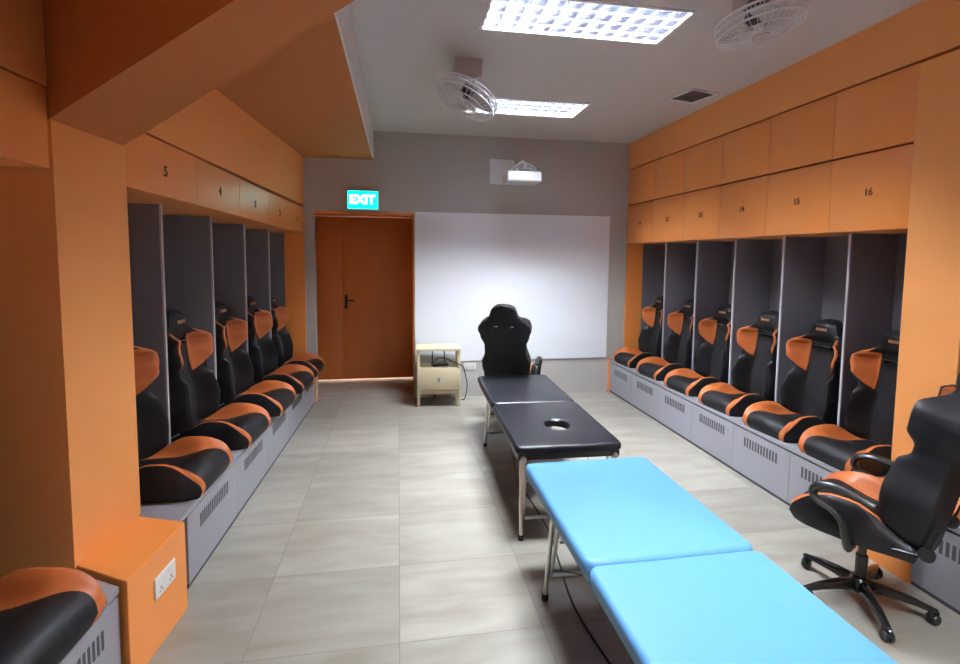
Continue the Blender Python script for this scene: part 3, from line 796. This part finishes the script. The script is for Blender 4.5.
# ------------------------------------------------------------ ceiling fittings
def fixture(x0, x1, y0, y1, label):
    cx, cy = (x0+x1)/2, (y0+y1)/2; a, b = (x1-x0)/2, (y1-y0)/2
    o = empty('ceiling_light', (cx, cy, ZC), 0, label, 'ceiling light', 'louvred ceiling lights')
    bm = bmesh.new()
    box(bm, -a, a, -b, b, .10, .105); box(bm, -a, -a+.004, -b, b, .0, .10); box(bm, a-.004, a, -b, b, .0, .10); box(bm, -a+.004, a-.004, -b, -b+.004, .0, .10); box(bm, -a+.004, a-.004, b-.004, b, 0, .10)
    finish('housing', bm, M['louv'], o)
    bm = bmesh.new(); fw = .014
    box(bm, -a-fw, a+fw, -b-fw, -b+.006, -.008, -.0005); box(bm, -a-fw, a+fw, b-.006, b+fw, -.008, -.0005); box(bm, -a-fw, -a+.006, -b+.006, b-.006, -.008, -.0005); box(bm, a-.006, a+fw, -b+.006, b-.006, -.008, -.0005)
    finish('frame', bm, M['louv'], o)
    nx, ny = 11, 4
    bm = bmesh.new(); hz = .057; e = bmesh.new()
    for k in range(nx+1):
        X = -a+2*a*k/nx; l = .0 if k == 0 else 1.; r_ = .0 if k == nx else 1.
        hexa(bm, [(X-.002*l, -b+.004, 0), (X+.002*r_, -b+.004, 0), (X+.002*r_, b-.004, 0), (X-.002*l, b-.004, 0), (X-.013*l, -b+.004, hz), (X+.013*r_, -b+.004, hz), (X+.013*r_, b-.004, hz), (X-.013*l, b-.004, hz)])
        box(e, X-.0055*l, X+.0055*r_, -b+.004, b-.004, -.004, .0)
    for k in range(ny+1):
        Y = -b+2*b*k/ny; l = .0 if k == 0 else 1.; r_ = .0 if k == ny else 1.
        hexa(bm, [(-a+.004, Y-.002*l, 0), (a-.004, Y-.002*l, 0), (a-.004, Y+.002*r_, 0), (-a+.004, Y+.002*r_, 0), (-a+.004, Y-.013*l, hz), (a-.004, Y-.013*l, hz), (a-.004, Y+.013*r_, hz), (-a+.004, Y+.013*r_, hz)])
        box(e, -a+.004, a-.004, Y-.006*l, Y+.006*r_, -.005, -.0005)
    finish('louvre', bm, M['refl'], o)
    finish('louvre_edge', e, M['diff'], o)
    for k in range(4):
        Y = -b+2*b*(k+.5)/4
        bm = bmesh.new(); tube(bm, [(-a+.02, Y, .080), (a-.02, Y, .080)], .013, 10); finish('tube_lamp', bm, M['tube'], o, True)
for f, l in zip(FIX, ('large louvred fluorescent ceiling light at the top edge', 'louvred fluorescent ceiling light farther off beside the small fan', 'louvred fluorescent ceiling light at the near end of the room')):
    fixture(*f, l)
v = VENT
o = empty('ceiling_vent', ((v[0]+v[1])/2, (v[2]+v[3])/2, ZC), R(14), 'square grey air vent in the ceiling near the right wall', 'air vent')
bm = bmesh.new(); a = .165
box(bm, -a, a, -a, -a+.03, -.012, 0); box(bm, -a, a, a-.03, a, -.012, 0); box(bm, -a, -a+.03, -a+.03, a-.03, -.012, 0); box(bm, a-.03, a, -a+.03, a-.03, -.012, 0)
finish('frame', bm, M['pw'], o)
bm = bmesh.new(); box(bm, -a+.03, a-.03, -a+.03, a-.03, -.002, 0); finish('backing', bm, M['grey'], o)
bm = bmesh.new()
for k in range(12):
    Y = -a+.04+k*(2*a-.08)/11
    hexa(bm, [(-a+.03, Y-.006, -.010), (a-.03, Y-.006, -.010), (a-.03, Y-.004, -.010), (-a+.03, Y-.004, -.010), (-a+.03, Y+.004, -.003), (a-.03, Y+.004, -.003), (a-.03, Y+.006, -.003), (-a+.03, Y+.006, -.003)])
finish('slats', bm, M['fang'], o)

def fan(label, base, centre, axis, rad=.24):
    o = empty('ceiling_fan', (base[0], base[1], ZC), 0, label, 'fan', 'orbiting ceiling fans')
    bm = bmesh.new(); box(bm, -.11, .11, -.10, .10, -.13, 0); bevel(bm, .01); finish('mounting_box', bm, M['fang'], o, True)
    c = Vector(centre)-Vector((base[0], base[1], ZC)); ax = Vector(axis).normalized()
    rot = Vector((0, 0, 1)).rotation_difference(ax).to_matrix().to_4x4(); mt = Matrix.Translation(c) @ rot
    bm = bmesh.new(); tube(bm, curve_pts([(0, 0, -.10), (.02, .0, -.16), c*.75+Vector((.02, 0, 0)), c-ax*.10], 5), .022, 10)
    tube(bm, curve_pts([(-.07, -.06, -.10), (-.06, -.08, -.15), (0, -.09, -.17), (.07, -.08, -.15), (.08, -.06, -.10)], 4), .014, 8)
    finish('bracket', bm, M['pw'], o, True)
    bm = bmesh.new(); lathe(bm, [(0, -.13), (.04, -.13), (.062, -.11), (.066, -.03), (.05, -.01), (0, -.01)], 20, mt); finish('motor', bm, M['plast'], o, True)
    g = bmesh.new()
    for rr, z in ((rad, 0), (rad*.97, .035), (rad*.97, -.035), (rad*.72, .060), (rad*.72, -.050), (rad*.45, .068), (rad*.45, -.055), (rad*.18, .070)):
        tube(g, [mt @ Vector((rr*math.cos(2*PI*k/40), rr*math.sin(2*PI*k/40), z)) for k in range(40)], .003 if rr < rad*.9 else .006, 6, closed=True)
    for k in range(36):
        a = 2*PI*k/36; cc, ss = math.cos(a), math.sin(a)
        tube(g, [mt @ Vector((q*rad*cc, q*rad*ss, z)) for q, z in ((.18, .070), (.45, .068), (.72, .060), (.97, .035), (1., 0), (.97, -.035), (.72, -.05), (.45, -.055), (.18, -.055))], .0018, 4)
    finish('guard', g, M['pw'], o, True)
    bm = bmesh.new(); lathe(bm, [(0, .071), (.045, .071), (.045, .076), (0, .078)], 20, mt); finish('hub_cap', bm, M['fang'], o, True)
    for k in range(3):
        bm = bmesh.new(); rows = []
        for q in range(9):
            r = .03+(rad*.88-.03)*q/8; wd = .35+.55*math.sin(PI*min(1, q/8*.75+.1)); row = []
            for j in range(6):
                an = 2*PI*k/3+(j/5-.5)*wd*1.3; row.append(mt @ Vector((r*math.cos(an), r*math.sin(an), .022-.044*j/5)))
            rows.append(row)
        T = [[bm.verts.new(p) for p in rw] for rw in rows]; off2 = ax*.003; S = [[bm.verts.new(p+off2) for p in rw] for rw in rows]
        for i in range(8):
            for j in range(5):
                bm.faces.new((T[i][j], T[i+1][j], T[i+1][j+1], T[i][j+1])); bm.faces.new((S[i][j], S[i][j+1], S[i+1][j+1], S[i+1][j]))
            for j in (0, 5): bm.faces.new((T[i][j], T[i+1][j], S[i+1][j], S[i][j]))
        for j in range(5):
            for i in (0, 8): bm.faces.new((T[i][j], T[i][j+1], S[i][j+1], S[i][j]))
        finish('blade', bm, M['fang'], o, True)
    return o
fan('caged ceiling fan hanging from a square box left of the farther light', (.55, 4.02), (.52, 3.84, 3.07), (-.42, -.10, -.88), .25)
fan('caged ceiling fan cut by the top edge, right of the large light', (2.08, 2.66), (1.97, 2.52, 3.15), (.16, -.08, -.97), .225)

# cable on the floor between the massage tables
bm = bmesh.new(); tube(bm, curve_pts([(.98, 3.6, .006), (1.0, 3.1, .006), (.96, 2.75, .006), (.92, 2.45, .006), (.92, 2.2, .006), (.98, 1.7, .006)], 6), .006, 8)
tag(finish('power_cable', bm, M['rubber'], None, True), 'thin black cable lying on the tiles under the two massage tables', 'cable')

# ------------------------------------------------------------ light from the corridor behind the door
ld = bpy.data.lights.new('corridor_lamp', 'AREA'); ld.shape = 'RECTANGLE'; ld.size = 1.4; ld.size_y = .3; ld.energy = 60; ld.color = (1, .93, .85)
lo = bpy.data.objects.new('corridor_lamp', ld); lo.location = (-.4, 7.95, 2.68); sc.collection.objects.link(lo)
tag(lo, 'corridor lamp behind the orange door', 'lamp')
w = bpy.data.worlds.new('world'); sc.world = w; w.use_nodes = True
w.node_tree.nodes['Background'].inputs[0].default_value = (.5, .5, .55, 1); w.node_tree.nodes['Background'].inputs[1].default_value = .02

# ------------------------------------------------------------ camera
F, PX, PY, VX, VY, ROLL, HH = 490., 480., 293., 398., 257., .5, 1.85
pitch = math.atan((VY-PY)/F); yaw = math.atan((PX-VX)/F*math.cos(pitch)); r = R(ROLL)
fw = Vector((math.sin(yaw)*math.cos(pitch), math.cos(yaw)*math.cos(pitch), math.sin(pitch)))
rt_ = Vector((math.cos(yaw), -math.sin(yaw), 0)); up = rt_.cross(fw)
rt2 = math.cos(r)*rt_+math.sin(r)*up; up2 = -math.sin(r)*rt_+math.cos(r)*up
cam = bpy.data.cameras.new('camera'); co = bpy.data.objects.new('camera', cam); sc.collection.objects.link(co)
mw = Matrix((rt2, up2, -fw)).transposed().to_4x4(); mw.translation = (0, 0, HH); co.matrix_world = mw
cam.sensor_width = 36; cam.sensor_fit = 'HORIZONTAL'; cam.lens = F*36/960; cam.shift_x = 0; cam.shift_y = -(332-PY)/960; cam.clip_start = .05
sc.camera = co
sc.view_settings.view_transform = 'Standard'; sc.view_settings.look = 'None'; sc.view_settings.gamma = 1; sc.view_settings.exposure = .88
sc.view_settings.use_curve_mapping = False
try:
    sc.cycles.use_denoising = True; sc.cycles.max_bounces = 8; sc.cycles.diffuse_bounces = 6; sc.cycles.sample_clamp_indirect = 6
except Exception: pass
